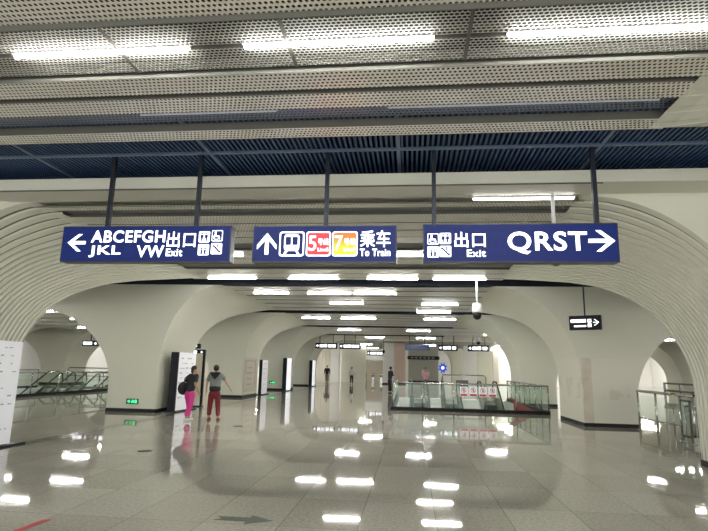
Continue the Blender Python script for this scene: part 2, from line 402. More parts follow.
st(bx(11.5, 22, 66, 66.2, 0, 4.2), 'wall_end', 'white_wall')
st(bx(-12, 31, 57.5, 57.5+.01, 4.0, 4.2), 'trim_end', 'panel_slot') if False else None
# arch at far right end
def wall_arch_flat(x0, x1, y, xo0, xo1, zs, name, material, th=1.2):
    m = MB(); n = 16; cx, rx = (xo0+xo1)/2, (xo1-xo0)/2
    P = [(x0, 0), (xo0, 0)]+[(cx-rx*math.cos(PI*i/n), zs+(4.1-zs)*math.sin(PI*i/n)) for i in range(n+1)]+[(xo1, 0), (x1, 0), (x1, 4.2), (x0, 4.2)]
    for i in range(1, len(P)-4):
        (a, b), (c, d) = P[i], P[i+1]
        if abs(a-c) < 1e-6: continue
        m.add([(a, y, b), (c, y, d), (c, y, 4.2), (a, y, 4.2), (a, y+th, b), (c, y+th, d)], [(0, 1, 2, 3), (0, 4, 5, 1)])
    m.box(x0, xo0, y, y+th, 0, 4.2); m.box(xo1, x1, y, y+th, 0, 4.2)
    st(m, name, material)
wall_arch_flat(1.4, 6.25, 67, 1.5, 4.95, 1.9, 'wall_arch_end', 'wall_plaster')
fluted(-36+4.6, -28, 62, 4.2, 'flute_cream', .12, .5)
for x in (-30.0, -26.5, -23): fluted(x, x+1.6, 58, 4.2, 'flute_cream', .12, .4)

# ---------------------------------------------------------------- ceiling lamps
def lamp(x0, x1, y, z, label, lit=True, group=None, w_=.045):
    w_ *= .5
    cx = (x0+x1)/2; t_ = thing('ceiling_lamp', label, 'lamp', (cx, y, z), 0, group); h = (x1-x0)/2
    MB().box(-h-.02, h+.02, -w_-.012, w_+.012, .012, .045).build('lamp_housing', 'lamp_metal', t_)
    m = MB(); n = 8; P = [(-w_+2*w_*i/n, -.028*math.sin(PI*i/n)+.012) for i in range(n+1)]
    m.prism([(a, b) for a, b in P], -h, h, 'x'); m.build('lamp_tube', ('tube_dim' if lit == 2 else 'tube_lit') if lit else 'tube_unlit', t_)
ORD = ['leftmost', 'second from left', 'third from left', 'fourth from left', 'fifth from left', 'sixth from left', 'seventh from left', 'eighth from left']
def row(spans, y, z, desc, lit=True, w_=.045, group=None):
    for i, (a, b) in enumerate(spans):
        nm = 'only' if len(spans) == 1 else (ORD[i] if i < len(spans)-1 or len(spans) < 3 else 'rightmost')
        if len(spans) == 2: nm = ('left', 'right')[i]
        lamp(a, b, y, z, f'{nm} {"lit" if lit else "unlit grey"} tube, {desc}', lit, group or desc, w_)
row([(-5.8, -4.3), (-3.52, -1.92), (-1.41, .17), (.79, 2.37)][1:], 3.99, 4.262, 'open mesh strip nearest the camera', w_=.04)
row([(-2.95, -1.43), (-.24, 1.0), (1.0, 2.44)], 5.15, 4.27, 'slot just before the navy gap', False, .03)
row([(.97, 2.48)], 7.95+.20, 4.222, 'ceiling right above the QRST exit sign', 2, w_=.08)
row([(-5.6, -4.1), (-3.2, -1.7), (-.6, .9)], 12.42, 4.235, 'near bay row behind the big blue signs', w_=.05)
row([(-8.2+1.7, -4.77-.2)][0:0]+[(-6.3, -4.77), (-3.72, -2.2), (-1.3, .2), (.66, 2.2)], 15.85, 4.235, 'last row before the first dark gap', w_=.06)
row([(-5.8, -4.5), (-3.77, -2.2), (-2.05, -.53)], 19.15, 4.235, 'first row behind the dark gap', w_=.05)
row([(-3.4, -2.0), (.46, 1.93)], 22.3, 4.235, 'second row behind the dark gap', w_=.06)
row([(-6.0, -4.45), (-3.8, -1.93), (.72, 2.39)], 29.2, 4.235, 'row above the central escalators', w_=.07)
row([(.29, 1.86)], 25.9-.4, 4.235, 'end of the second bay', w_=.06)
row([(-5.2, -3.6), (-.28, 1.35)], 38.4, 4.235, 'row beyond the escalator well', w_=.08)
row([(5.5, 7.5), (10, 12)], 41.5, 4.215, 'the open ceiling right of the hall beyond the third arch', w_=.08)
row([(-4, -2.4), (0.5, 2.1)], 47.5, 4.235, 'furthest arched bay', w_=.08)
for i_, (yy, nm) in enumerate(((54.2, 'first'), (58.8, 'second'), (63.4, 'third'), (70, 'last'))):  # added lamp rows, mostly hidden, that brighten the far hall
    row([(-31, -27), (-22, -18), (-14, -10), (9, 13), (17, 21), (25, 29)][i_ % 2:], yy, 4.15, f'{nm} outer row added to brighten the far hall', w_=.13)
    if i_ in (1, 3): row([(-5.6, -4.3), (1.4, 2.7)], yy+1.1, 4.15, f'{nm} middle row added to brighten the far hall', w_=.05)
row([(-27.6, -26.4)], 32.8, 4.2, 'ceiling before the outer left column', w_=.1)
for k in (1, 2, 3, 4):
    yk = Y0S[k]; bay = {1: 'nearest', 2: 'second', 3: 'third', 4: 'fourth'}[k]
    row([(-15.6, -14.1), (-19.0, -17.5)][::-1], yk+2.4, 3.505, f'front row of the {bay} left aisle bay', w_=.06)
    row([(-15.6, -14.1), (-19.0, -17.5)][::-1], yk+5.8, 3.505, f'back row of the {bay} left aisle bay', w_=.06)
    if k < 4: row([(10.9, 12.4), (14.4, 15.9)], yk+2.4, 3.505, f'front row of the {bay} right aisle bay', w_=.06)
    if k < 4: row([(10.9, 12.4), (14.4, 15.9)], yk+5.8, 3.505, f'back row of the {bay} right aisle bay', w_=.06)
for k in (2, 3, 4):   # long lamps added to brighten the outer walls
    yk = Y0S[k]; bay = {2: 'second', 3: 'third', 4: 'fourth'}[k]
    row([(-31.5, -29)], yk+4.5, 4.2, f'{bay} bay lamp added to brighten the white left outer wall', w_=.12)
    row([(27, 29.5)], yk+4.5, 4.2, f'{bay} bay lamp added to brighten the white right outer wall', w_=.12)

# ---------------------------------------------------------------- big hanging signs
def icon(parent, kind, x, z, s, y):
    m = MB(); poly_mb(m, rrect(x, x+s, z, z+s, s*.1), y); t_ = m.build('pictogram', 'sign_white', parent)
    g = MB(); yy = y-.005; u = s/10
    if kind == 'people':
        for cx in (x+3*u, x+7*u):
            disc(g, cx, z+8.3*u, .9*u, yy); poly_mb(g, [(cx-1.3*u, z+7*u), (cx+1.3*u, z+7*u), (cx+1.5*u, z+4*u), (cx+.8*u, z+4*u), (cx+.7*u, z+1*u), (cx-.7*u, z+1*u), (cx-.8*u, z+4*u), (cx-1.5*u, z+4*u)], yy)
        poly_mb(g, [(x+4.8*u, z+u), (x+5.2*u, z+u), (x+5.2*u, z+9*u), (x+4.8*u, z+9*u)], yy)
    elif kind == 'wheelchair':
        poly_mb(g, rrect(x+.6*u, x+9.4*u, z+.6*u, z+9.4*u, u), yy); g.build('figure', 'sign_blue', t_); g = MB(); yy -= .005
        disc(g, x+3.6*u, z+8*u, .9*u, yy); poly_mb(g, [(x+3*u, z+7*u), (x+4.2*u, z+7*u), (x+4.4*u, z+5*u), (x+7*u, z+5*u), (x+8*u, z+1.8*u), (x+7*u, z+1.5*u), (x+6.2*u, z+3.8*u), (x+3*u, z+3.8*u)], yy)
        n = 14; P = [(x+(4.3+2.6*math.cos(PI*(.65+1.1*i/n)))*u, z+(3.6+2.6*math.sin(PI*(.65+1.1*i/n)))*u) for i in range(n+1)]
        Q = [(x+(4.3+1.9*math.cos(PI*(.65+1.1*i/n)))*u, z+(3.6+1.9*math.sin(PI*(.65+1.1*i/n)))*u) for i in range(n+1)]
        for i in range(n): poly_mb(g, [P[i], P[i+1], Q[i+1], Q[i]], yy)
        g.build('figure', 'sign_white', t_); return
    elif kind == 'lift':
        poly_mb(g, [(x+1.5*u, z+1*u), (x+8.5*u, z+1*u), (x+8.5*u, z+1.7*u), (x+1.5*u, z+1.7*u)], yy)
        for cx in (x+3.4*u, x+6.6*u):
            disc(g, cx, z+6*u, .9*u, yy); poly_mb(g, [(cx-1.1*u, z+4.9*u), (cx+1.1*u, z+4.9*u), (cx+.8*u, z+1.7*u), (cx-.8*u, z+1.7*u)], yy)
        poly_mb(g, [(x+3*u, z+7.6*u), (x+4.6*u, z+7.6*u), (x+3.8*u, z+9*u)], yy); poly_mb(g, [(x+5.4*u, z+9*u), (x+7*u, z+9*u), (x+6.2*u, z+7.6*u)], yy)
    else:                                                   # escalator
        poly_mb(g, [(x+1*u, z+8.2*u), (x+3*u, z+8.2*u), (x+8*u, z+3*u), (x+9.2*u, z+3*u), (x+9.2*u, z+1.4*u), (x+7.2*u, z+1.4*u), (x+2.4*u, z+6.6*u), (x+1*u, z+6.6*u)], yy)
        disc(g, x+6*u, z+8.2*u, .9*u, yy); poly_mb(g, [(x+5.2*u, z+7.1*u), (x+6.8*u, z+7.1*u), (x+6.6*u, z+5*u), (x+5.6*u, z+6*u)], yy)
    g.build('figure', 'sign_blue', t_)
def sign(label, x0, x1, z0, z1, y, rods, dep=.16, rodtop=4.62, case='sign_case', face='sign_blue', cat='sign', group=None, rodr=.028):
    cx, cz = (x0+x1)/2, (z0+z1)/2; t_ = thing('hanging_sign', label, cat, (cx, y, cz), 0, group); W, H = (x1-x0)/2, (z1-z0)/2
    MB().prism(rrect(-W, W, -H, H, .012, 2), -dep/2, dep/2).build('sign_housing', case, t_)
    if face: MB().box(-W+.015, W-.015, -dep/2-.006, -dep/2, -H+.015, H-.015).build('sign_panel', face, t_)
    for r in rods:
        MB().box(r-cx-rodr, r-cx+rodr, -rodr, rodr, H, rodtop-cz).build('hanger_rod', 'rod_dark', t_)
    return t_, W, H, -dep/2-.007
HG = 'big blue direction signs hanging over the hall'
# left exit sign: pixel columns 66..234 -> local x
SY = 7.05
def pxm(x0, x1, z0, z1, px0, px1, py0, py1):
    W, H = (x1-x0)/2, (z1-z0)/2
    return (lambda p: -W+(p-px0)/(px1-px0)*2*W), (lambda q: H-(q-py0)/(py1-py0)*2*H)
t_, W, H, yf = sign('long blue exit sign with left arrow and letters ABCEFGH JKL VW', -4.98, -2.48, 2.985, 3.505, SY, (-4.36, -3.03), group=HG)
X, Z = pxm(-4.98, -2.48, 2.985, 3.505, 66, 234, 226.5, 262)
m = MB(); arrow(m, X(81.5), Z(243), .27, .25, PI, yf, .045); m.build('arrow_mark', 'sign_white', t_)
text_mb('ABCEFGH', X(96), X(170), Z(243), Z(231), yf-.004, .045).build('lettering', 'sign_white', t_)
text_mb('JKL', X(95), X(127), Z(257.5), Z(246), yf-.004, .045).build('lettering', 'sign_white', t_)
text_mb('VW', X(143), X(170), Z(257.5), Z(246), yf-.004, .045).build('lettering', 'sign_white', t_)
text_mb('出口', X(172), X(200), Z(248), Z(232.5), yf-.004, .02).build('lettering', 'sign_white', t_)
text_mb('Exit', X(172), X(188), Z(256.5), Z(249), yf-.004, .04).build('lettering', 'sign_white', t_)
MB().box(X(130), X(141), yf-.002, yf, Z(257), Z(245)).build('cover_patch', 'sign_patch', t_)
for kd, a, b in (('people', 203, 243), ('wheelchair', 215.5, 242), ('lift', 203, 255.5), ('escalator', 215.5, 254.5)): icon(t_, kd, X(a), Z(b), .155, yf)
# middle sign
t_, W, H, yf = sign('blue sign with up arrow, train symbol and red and orange line numbers', -2.17, -.19, 2.985, 3.495, SY, (-1.17,), group=HG)
X, Z = pxm(-2.17, -.19, 2.985, 3.495, 256, 397, 227, 262)
m = MB(); arrow(m, X(270.5), Z(244.5), .30, .27, PI/2, yf, .05); m.build('arrow_mark', 'sign_white', t_)
tile_ = MB().prism(rrect(X(283), X(307.5), Z(256.5), Z(233), .035), yf-.004, yf).build('train_pictogram', 'sign_white', t_)
MB().prism(rrect(X(284.3), X(306.2), Z(255.2), Z(234.3), .028), yf-.007, yf-.004).build('tile_ground', 'sign_patch', tile_)
m = MB(); a = X(295.3); m.prism(rrect(a-.105, a+.105, Z(251.5), Z(235.5), .045), yf-.011, yf-.007); m.build('train_front', 'sign_white', tile_)
m = MB()
for g in (-1, 1):
    m.prism(rrect(a+g*.047-.038, a+g*.047+.038, Z(246), Z(238), .012), yf-.014, yf-.011); disc(m, a+g*.06, Z(248.8), .014, yf-.011)
m.build('train_windows', 'sign_patch', tile_)
m = MB()
for g in (-1, 1): poly_mb(m, [(a+g*.05, Z(251.2)), (a+g*.08, Z(251.2)), (a+g*.115, Z(254.6)), (a+g*.08, Z(254.6))], yf-.007)
m.build('train_rails', 'sign_white', tile_)
for px0, px1, mt, dg_ in ((309.5, 333.5, 'sign_red', '5'), (335, 359.5, 'sign_orange', '7')):
    tile_ = MB().prism(rrect(X(px0), X(px1), Z(256.5), Z(233), .035), yf-.004, yf).build('line_tile', 'sign_white', t_)
    MB().prism(rrect(X(px0+1.2), X(px1-1.2), Z(255.3), Z(234.2), .028), yf-.007, yf-.004).build('tile_ground', mt, tile_)
    text_mb(dg_, X(px0+2.5), X(px0+10), Z(251.5), Z(237), yf-.009, .015).build('line_number', 'sign_white', tile_)
    text_mb('号线', X(px0+11.5), X(px1-2), Z(246), Z(239.5), yf-.009, .015).build('lettering', 'sign_white', tile_)
    text_mb('Line'+dg_, X(px0+11.5), X(px1-2), Z(252), Z(248.5), yf-.009, .03).build('lettering', 'sign_white', tile_)
text_mb('乘车', X(362), X(391), Z(248), Z(232), yf-.004, .02).build('lettering', 'sign_white', t_)
text_mb('To Train', X(362), X(391), Z(256.5), Z(249.5), yf-.004, .05).build('lettering', 'sign_white', t_)
# right exit sign
t_, W, H, yf = sign('long blue exit sign with letters QRST and right arrow', .16, 2.65, 2.985, 3.505, SY, (.31, 2.42), group=HG)
X, Z = pxm(.16, 2.65, 2.985, 3.505, 422.5, 616.5, 225, 262)
m = MB(); arrow(m, X(600), Z(242), .33, .28, 0, yf, .05); m.build('arrow_mark', 'sign_white', t_)
text_mb('QRST', X(508), X(586), Z(254.5), Z(233), yf-.004, .035).build('lettering', 'sign_white', t_)
text_mb('出口', X(454.5), X(486), Z(248), Z(233), yf-.004, .02).build('lettering', 'sign_white', t_)
text_mb('Exit', X(467), X(486), Z(257), Z(250), yf-.004, .04).build('lettering', 'sign_white', t_)
MB().box(X(487.5), X(506.5), yf-.002, yf, Z(255), Z(233)).build('cover_patch', 'sign_patch', t_)
for kd, a, b in (('wheelchair', 427, 245), ('people', 439.5, 244.5), ('lift', 427, 257.5), ('escalator', 439.5, 257)): icon(t_, kd, X(a), Z(b), .148, yf)

# small side sign over the right column, slightly turned
def small_sign(label, x0, x1, z0, z1, y, rods, dirn, ntile=3, rz=0, group=None, face='sign_black', rodtop=4.6, arrow_on=True, blank=False):
    t_, W, H, yf = sign(label, x0, x1, z0, z1, y, rods, .14, rodtop, 'sign_navy' if blank else 'sign_black', None, group=group)
    t_.rotation_euler.z = rz
    if blank: return t_
    m = MB(); sx = W-.14*1.2; 
    arrow(m, sx*dirn, 0, H*1.0, H*.95, 0 if dirn > 0 else PI, yf, H*.16); m.build('arrow_mark', 'sign_white', t_)
    a = -W+.08 if dirn > 0 else -W+.36; b = W-.36 if dirn > 0 else W-.08; n = ntile
    for i in range(n):
        u0 = a+(b-a)*i/n; u1 = a+(b-a)*(i+.86)/n
        if i % 3 == 1: icon(t_, 'people', u0, -H*.5, min(u1-u0, H*1.1), yf)
        else:
            m = MB(); m.box(u0, u1, yf-.004, yf, -H*.05, H*.5); m.box(u0, u1, yf-.004, yf, -H*.5, -H*.22); m.build('text_line', 'sign_white', t_)
    return t_
t_ = thing('hanging_sign', 'small dark sign with right arrow hanging in front of the patched column', 'sign', (5.09, 16.3, 3.03), math.radians(-34))
W, H = .44, .21
MB().box(-W, W, -.07, .07, -H, H).build('sign_housing', 'sign_black', t_)
MB().box(-.018, .018, -.018, .018, H, 1.58).build('hanger_rod', 'rod_dark', t_)
MB().box(-W+.05, .04, -.075, -.07, .01, .10).build('text_line', 'sign_white', t_)
MB().box(-W+.14, .04, -.075, -.07, -.12, -.075).build('text_line', 'sign_white', t_)
icon(t_, 'people', .09, .0, .1, -.071); icon(t_, 'lift', .09, -.13, .1, -.071)
m = MB(); arrow(m, .32, 0, .16, .18, 0, -.071, .022); m.build('arrow_mark', 'sign_white', t_)
# far signs
small_sign('far black lit sign with left arrow, above the standing figure by the left wall', -7.75, -5.95, 3.05, 3.5, 43.5, (-7.4, -6.3), -1, 4)
small_sign('far black lit sign just right of the one over the left wall figure', -5.8, -4.05, 3.05, 3.5, 43.6, (-5.4, -4.5), -1, 4)
small_sign('distant black sign above the fare gates', -4.7, -2.9, 2.9, 3.35, 58, (-4.4, -3.2), -1, 4, rodtop=4.2)
small_sign('blank navy hanging sign above the central escalators', -.5, 1.5, 3.05, 3.5, 46.5-3, (-.1, 1.1), -1, blank=True)
small_sign('black lit sign with left arrow, right of the blank navy sign', 2.2, 3.7, 3.05, 3.5, 43.5, (2.5, 3.4), -1, 3)
small_sign('black lit sign with left arrow furthest right in the hall', 4.4, 6.0, 3.02, 3.48, 42.6, (4.8, 5.7), -1, 3)
small_sign('upper small black sign in the left aisle above the two walking women', -10.1, -9.5, 2.28, 2.5, 23.6, (-9.8,), 1, 2, rodtop=3.6)
small_sign('lower small black sign in the left aisle beside the column edge', -10.35, -9.35, 2.02, 2.25, 23.9, (-10.2,), 1, 3, rodtop=3.6)
small_sign('small black lit sign hanging over the left escalator well', -19.3, -18.3, 2.5, 2.82, 30, (-18.8,), 1, 3, rodtop=3.6)
small_sign('small black lit sign cut off by the first left column', -18.0, -17.2, 2.5, 2.82, 30, (-17.4,), -1, 2, rodtop=3.6)

# ---------------------------------------------------------------- dome cameras
def dome_cam(label, x, y, z, ztop, s=1.0):
    t_ = thing('dome_camera', label, 'security camera', (x, y, z))
    MB().tube([(0, 0, .2*s), (0, 0, ztop-z)], .026*s, 10).build('pole', 'rod_white', t_)
    MB().lathe([(.03*s, .26*s), (.10*s, .24*s), (.115*s, .2*s), (.118*s, .06*s), (.11*s, .02*s), (.10*s, .02*s)], n=20).build('camera_housing', 'cam_white', t_)
    MB().lathe([(.02*s, -.15*s), (.06*s, -.135*s), (.095*s, -.09*s), (.108*s, -.01*s), (.1*s, .02*s)], n=20).build('camera_dome', 'cam_black', t_)
dome_cam('white dome camera with black lens on a long white pole', 1.98, 16.3, 3.27, 4.6, 1.25)
dome_cam('dome camera on a pole hidden behind the QRST exit sign', 2.13, 8.0, 3.3, 4.62, 1.1)
dome_cam('distant white dome camera near the far right signs', 4.9, 40, 3.6, 4.25, 1.3)
# old style bullet camera beside the dark hook on the far white pier
t_ = thing('wall_camera', 'small dark camera hanging on a rod before the far white pier', 'security camera', (-2.4, 48, 3.0))
MB().tube([(0, 0, .1), (0, 0, 1.25)], .03, 8).build('pole', 'rod_dark', t_); MB().ell((0, 0, .02), (.12, .12, .16)).build('camera_housing', 'cam_black', t_)

# ---------------------------------------------------------------- boards
def board(label, x, y, length, height, material='board_white', rows=9, th=.2, group=None, marks=True, seed=1):
    t_ = thing('directory_board', label, 'sign board', (x, y, 0), 0, group); R = random.Random(seed)
    MB().box(-th/2, th/2, 0, .06, .03, height).build('board_frame', 'sign_black', t_)
    MB().box(-th/2, th/2-.03, .06, length, .05, height).build('board_core', 'sign_black', t_)
    MB().box(th/2-.03, th/2, .06, length, .05, height).build('board_face', material, t_)
    MB().box(-th/2-.12, th/2+.12, -.08, length+.08, 0, .04).build('base_plate', 'sign_black', t_)
    if marks:
        m = MB()
        for i in range(rows):
            z = height-.22-(height-.5)*i/rows; yy = .15+R.random()*.2
            while yy < length-.25:
                l_ = .06+R.random()*.14; m.box(th/2, th/2+.003, yy, min(yy+l_, length-.1), z, z+.02+R.random()*.02); yy += l_+.05+R.random()*.3
        m.build('printed_marks', 'ink_soft', t_)['kind'] = 'stuff'
    return t_
BG = 'white directory boards standing along the left columns'
t_ = thing('directory_board', 'large white directory board cut off at the left picture edge', 'sign board', (-7.62, 8.1, 0), 0, BG)
MB().box(-.06, .06, 0, 1.72, .05, 1.95).build('board_face', 'board_white', t_); MB().box(-.12, .14, -.1, 2.05, 0, .035).build('base_plate', 'sign_black', t_)
m = MB(); R = random.Random(3)
for i in range(11):
    z = 1.82-i*.15; yy = .9+R.random()*.3
    while yy < 1.55:
        l_ = .03+R.random()*.07; m.box(.06, .063, yy, min(yy+l_, 1.65), z, z+.012+R.random()*.015); yy += l_+.04+R.random()*.3
m.build('printed_marks', 'ink_soft', t_)['kind'] = 'stuff'
board('white directory board beside the first left column, behind the woman in pink trousers', -7.93, 17.55, 1.5, 1.98, 'board_white', 9, .26, BG, seed=5)
board('white directory board standing by the second left column', -8.22, 29.2, 1.2, 1.9, 'board_white', 5, .16, BG, seed=6)
board('white directory board standing by the third left column', -8.12, 34.5, 1.35, 2.1, 'board_lit', 6, .26, BG, seed=7)
board('white directory board standing by the fourth left column', -8.1, 43.6, 1.3, 2.1, 'board_lit', 5, .26, BG, seed=8)
t_ = thing('notice_board', 'beige notice board with a dark edge post between the two walking people', 'sign board', (-8.25, 20.2, 0), math.radians(4))
MB().box(-.42, .25, 0, .06, .35, 2.0).build('board_face', 'board_beige', t_); MB().box(.25, .33, -.03, .09, 0, 2.05).build('edge_post', 'sign_black', t_)
m = MB()
for i in range(5): m.box(-.36, -.1+.06*(i % 2), -.004, 0, .6+.26*i, .68+.26*i)
m.build('printed_marks', 'ink', t_)['kind'] = 'stuff'; MB().box(-.44, .35, -.1, .16, 0, .04).build('base_plate', 'sign_black', t_)
# poster on the second left column, on the face towards the hall
t_ = thing('wall_poster', 'beige poster with dark outline on the second left column', 'poster', (-8.35, 26.55, 1.0), PI/2)
MB().box(.05, 2.3, -.03, -.012, -.75, .98).build('poster_sheet', 'board_beige', t_)
m = MB(); m.box(.2, 2.0, -.036, -.03, .80, .84); m.box(.2, .28, -.036, -.03, .2, .8); m.box(1.9, 2.0, -.036, -.03, -.5, .8); m.box(.2, 1.9, -.036, -.03, .2, .23)
for i in range(4): m.box(.5, 1.4, -.036, -.03, -.4+i*.28, -.35+i*.28)
m.build('printed_marks', 'ink_soft', t_)['kind'] = 'stuff'
# exit lights low on the columns
def exit_light(label, x, y, z=.33, w_=.42, h_=.17):
    t_ = thing('exit_light', label, 'exit light', (x, y, z), 0, 'green exit lights low on the columns')
    MB().box(-w_/2, w_/2, -.03, 0, -h_/2, h_/2).build('light_case', 'exit_case', t_)
    m = MB(); arrow(m, -.11, 0, .1, .09, PI, -.03, .02); m.box(.09, .16, -.034, -.03, -.05, .05); disc(m, .02, .035, .018, -.03); poly_mb(m, [(-.01, .02), (.05, .02), (.06, -.05), (.02, -.02), (-.03, -.05)], -.03); m.build('light_symbol', 'exit_green', t_)
exit_light('green exit light low on the first left column', -9.15, 17.3, .34)
exit_light('green exit light low on the third left column', -9.2, 35.7, .5)

# ---------------------------------------------------------------- escalators and wells
def escalator(x, ytop, label, group, wd=.62, run=8.6):
    t_ = thing('escalator', label, 'escalator', (x, ytop, 0), 0, group); sl = math.tan(math.radians(30))
    m = MB(); n = 21
    for i in range(n):
        y = -.4*(i+1); z = -.4*sl*(i+1); m.box(-wd/2, wd/2, y-.4, y, z-.22, z)
    o = m.build('steps', 'step_metal', t_)
    MB().box(-wd/2, wd/2, -.4, 1.3, -.02, .012).build('landing_plate', 'steel', t_)
    for g in (-1, 1):
        a = g*(wd/2+.12)
        m = MB(); P = [(1.25, 0), (1.25, .12), (0, .12), (-run, -run*sl+.12), (-run, -run*sl-.5), (0, -.5+.3), (.6, 0)]
        m.prism(P, a-.13, a+.13, 'x'); m.build('balustrade_base', 'steel', t_)
        P = [(1.25, .12), (1.45, .45), (1.4, .75), (1.1, .92), (.1, .92), (-run, -run*sl+.92), (-run, -run*sl+.12), (0, .12)]
        MB().prism(P, a-.006, a+.006, 'x').build('balustrade_glass', 'tinted_glass', t_)
        H_ = [(1.0, .15), (1.38, .2), (1.52, .45), (1.46, .78), (1.15, .96), (.1, .96), (-run, -run*sl+.96)]
        MB().tube([(a, y, z) for y, z in H_], .045, 8).build('handrail', 'rubber', t_)
EG = 'escalators in the central well'
for x, s_ in ((.5, 'left'), (2.2, 'middle'), (4.25, 'right')): escalator(x, 30.6, f'{s_} escalator going down inside the central glass-railed well', EG)
for x, s_ in ((-18.1, 'nearest'), (-19.7, 'middle'), (-21.3, 'furthest')): escalator(x, 30.6-.0, f'{s_} of the three escalators in the left side well', 'escalators in the left side well')
for x, nm in ((.5, 'under the left escalator of the central well'), (3.2, 'under the middle escalator of the central well'), (-19, 'on the lower floor under the side well')):  # unseen lamps added to lighten the well interiors
    lamp(x-.8, x+.8, 22.6, -2.3, 'unseen fill tube added on the lower level, '+nm, True, None, .2)
def balustrade(name, label, pts, h=1.05, pitch=1.15, base='black_skirting', rail='steel', group=None, lean=0):
    t_ = thing(name, label, 'railing', (pts[0][0], pts[0][1], 0), 0, group); ox, oy = pts[0]
    pts = [Vector((a-ox, b-oy, 0)) for a, b in pts]
    MB().tube([p+Vector((0, 0, h)) for p in pts], .035, 10).build('top_rail', rail, t_)
    for a, b in zip(pts, pts[1:]):
        d = b-a; L = d.length; d.normalize(); nrm = Vector((-d.y, d.x, 0))
        q = [a+nrm*.06, b+nrm*.06, b-nrm*.06, a-nrm*.06]
        MB().prism([(v.x, v.y) for v in q], 0, .13, 'z').build('plinth', base, t_)
        n = max(1, round(L/pitch))
        for i in range(n+1):
            p = a+d*(L*i/n); MB().tube([p+Vector((0, 0, .1)), p+Vector((0, 0, h))], .026, 8).build('post', 'steel', t_)
        for i in range(n):
            u, v = a+d*(L*i/n+.04), a+d*(L*(i+1)/n-.04); q = [u+nrm*.006, v+nrm*.006, v-nrm*.006, u-nrm*.006]
            MB().prism([(w_.x, w_.y) for w_ in q], .15, h-.07, 'z').build('glass_panel', 'tinted_glass', t_)
    return t_
bal = balustrade('glass_balustrade', 'glass balustrade on a black plinth round the central escalator well', [(-.72, 30.2), (-.72, 21.5), (5.18, 21.42), (5.18, 30.2)])
# warning stickers on the front glass
for i in range(4):
    t_ = thing('warning_sticker', f'{("leftmost", "second from left", "second from right", "rightmost")[i]} of four red and white warning stickers on the well glass', 'sticker', (2.03+.36*i, 21.40, .76), 0, 'warning stickers on the glass balustrade')
    MB().box(-.15, .15, -.006, 0, -.16, .2).build('sticker_sheet', 'board_white', t_)
    MB().box(-.13, .13, -.009, -.006, -.15, -.07).build('red_band', 'sticker_red', t_)
    m = MB(); 
    for k in range(16):
        a0, a1 = 2*PI*k/16, 2*PI*(k+1)/16; poly_mb(m, [(.1*math.cos(a0), .07+.1*math.sin(a0)), (.1*math.cos(a1), .07+.1*math.sin(a1)), (.082*math.cos(a1), .07+.082*math.sin(a1)), (.082*math.cos(a0), .07+.082*math.sin(a0))], -.006)
    poly_mb(m, [(-.075, .13), (-.06, .145), (.075, .01), (.06, -.005)], -.006, .006); m.build('prohibition_ring', 'red_tape', t_)
    m = MB(); disc(m, .01, .12, .018, -.0065); poly_mb(m, [(-.03, .1), (.035, .1), (.02, .02), (-.02, .02)], -.0065); m.build('figure', 'ink', t_)
# red cloth slope at the right front corner inside the glass
t_ = thing('red_cover', 'red cloth cover sloping to the floor in the right corner of the well', 'cover', (3.98, 22.65, 0))
m = MB(); n = 14; vs = []
for j in range(5):
    for i in range(n+1):
        u = i/n; vs.append((u*1.04, -.7+j*.3, .02+.5*(1-u)**1.3+.02*math.sin(u*20+j)))
m.add(vs, [(j*(n+1)+i, j*(n+1)+i+1, (j+1)*(n+1)+i+1, (j+1)*(n+1)+i) for j in range(4) for i in range(n)], True)
m.add([(vs[i][0], -.7, vs[i][2]) for i in range(n+1)]+[(vs[i][0], -.7, -.15) for i in range(n+1)], [(i, i+1, n+2+i, n+1+i) for i in range(n)])
m.build('cloth', 'red_mat', t_)
MB().box(0, 1.05, -.72, .6, -.2, -.15).build('support_board', 'steel_dark', t_)
# steel rack of the far landing (newel frame) above rail
t_ = thing('crowd_barrier', 'low steel barrier frame behind the escalator landing', 'barrier', (3.1, 33.5, 0))
MB().tube([(-1.2, 0, 0), (-1.2, 0, 1.15), (-1.1, 0, 1.27), (1.3, 0, 1.27), (1.4, 0, 1.15), (1.4, 0, 0)], .035, 8).build('frame', 'steel', t_)
MB().tube([(-1.2, 0, .75), (1.4, 0, .75)], .025, 8).build('cross_rail', 'steel', t_)
MB().box(-.25, .35, -.03, .03, .5, .98).build('notice_plate', 'steel_dark', t_)
balustrade('glass_balustrade', 'long green glass balustrade of the side escalator well at left', [(-17.0, 17.2), (-17.0, 30.6)], 1.05, 1.9)
balustrade('glass_balustrade', 'far glass balustrade on the other side of the left well', [(-22.3, 17.2), (-22.3, 30.6)], 1.05, 1.9)
t_ = thing('crowd_barrier', 'low steel barrier frame behind the left side well', 'barrier', (-20.2, 32.5, 0))
MB().tube([(-1.5, 0, 0), (-1.5, 0, 1.1), (-1.4, 0, 1.2), (1.4, 0, 1.2), (1.5, 0, 1.1), (1.5, 0, 0)], .035, 8).build('frame', 'steel', t_)
MB().tube([(-1.5, 0, .7), (1.5, 0, .7)], .025, 8).build('cross_rail', 'steel', t_)

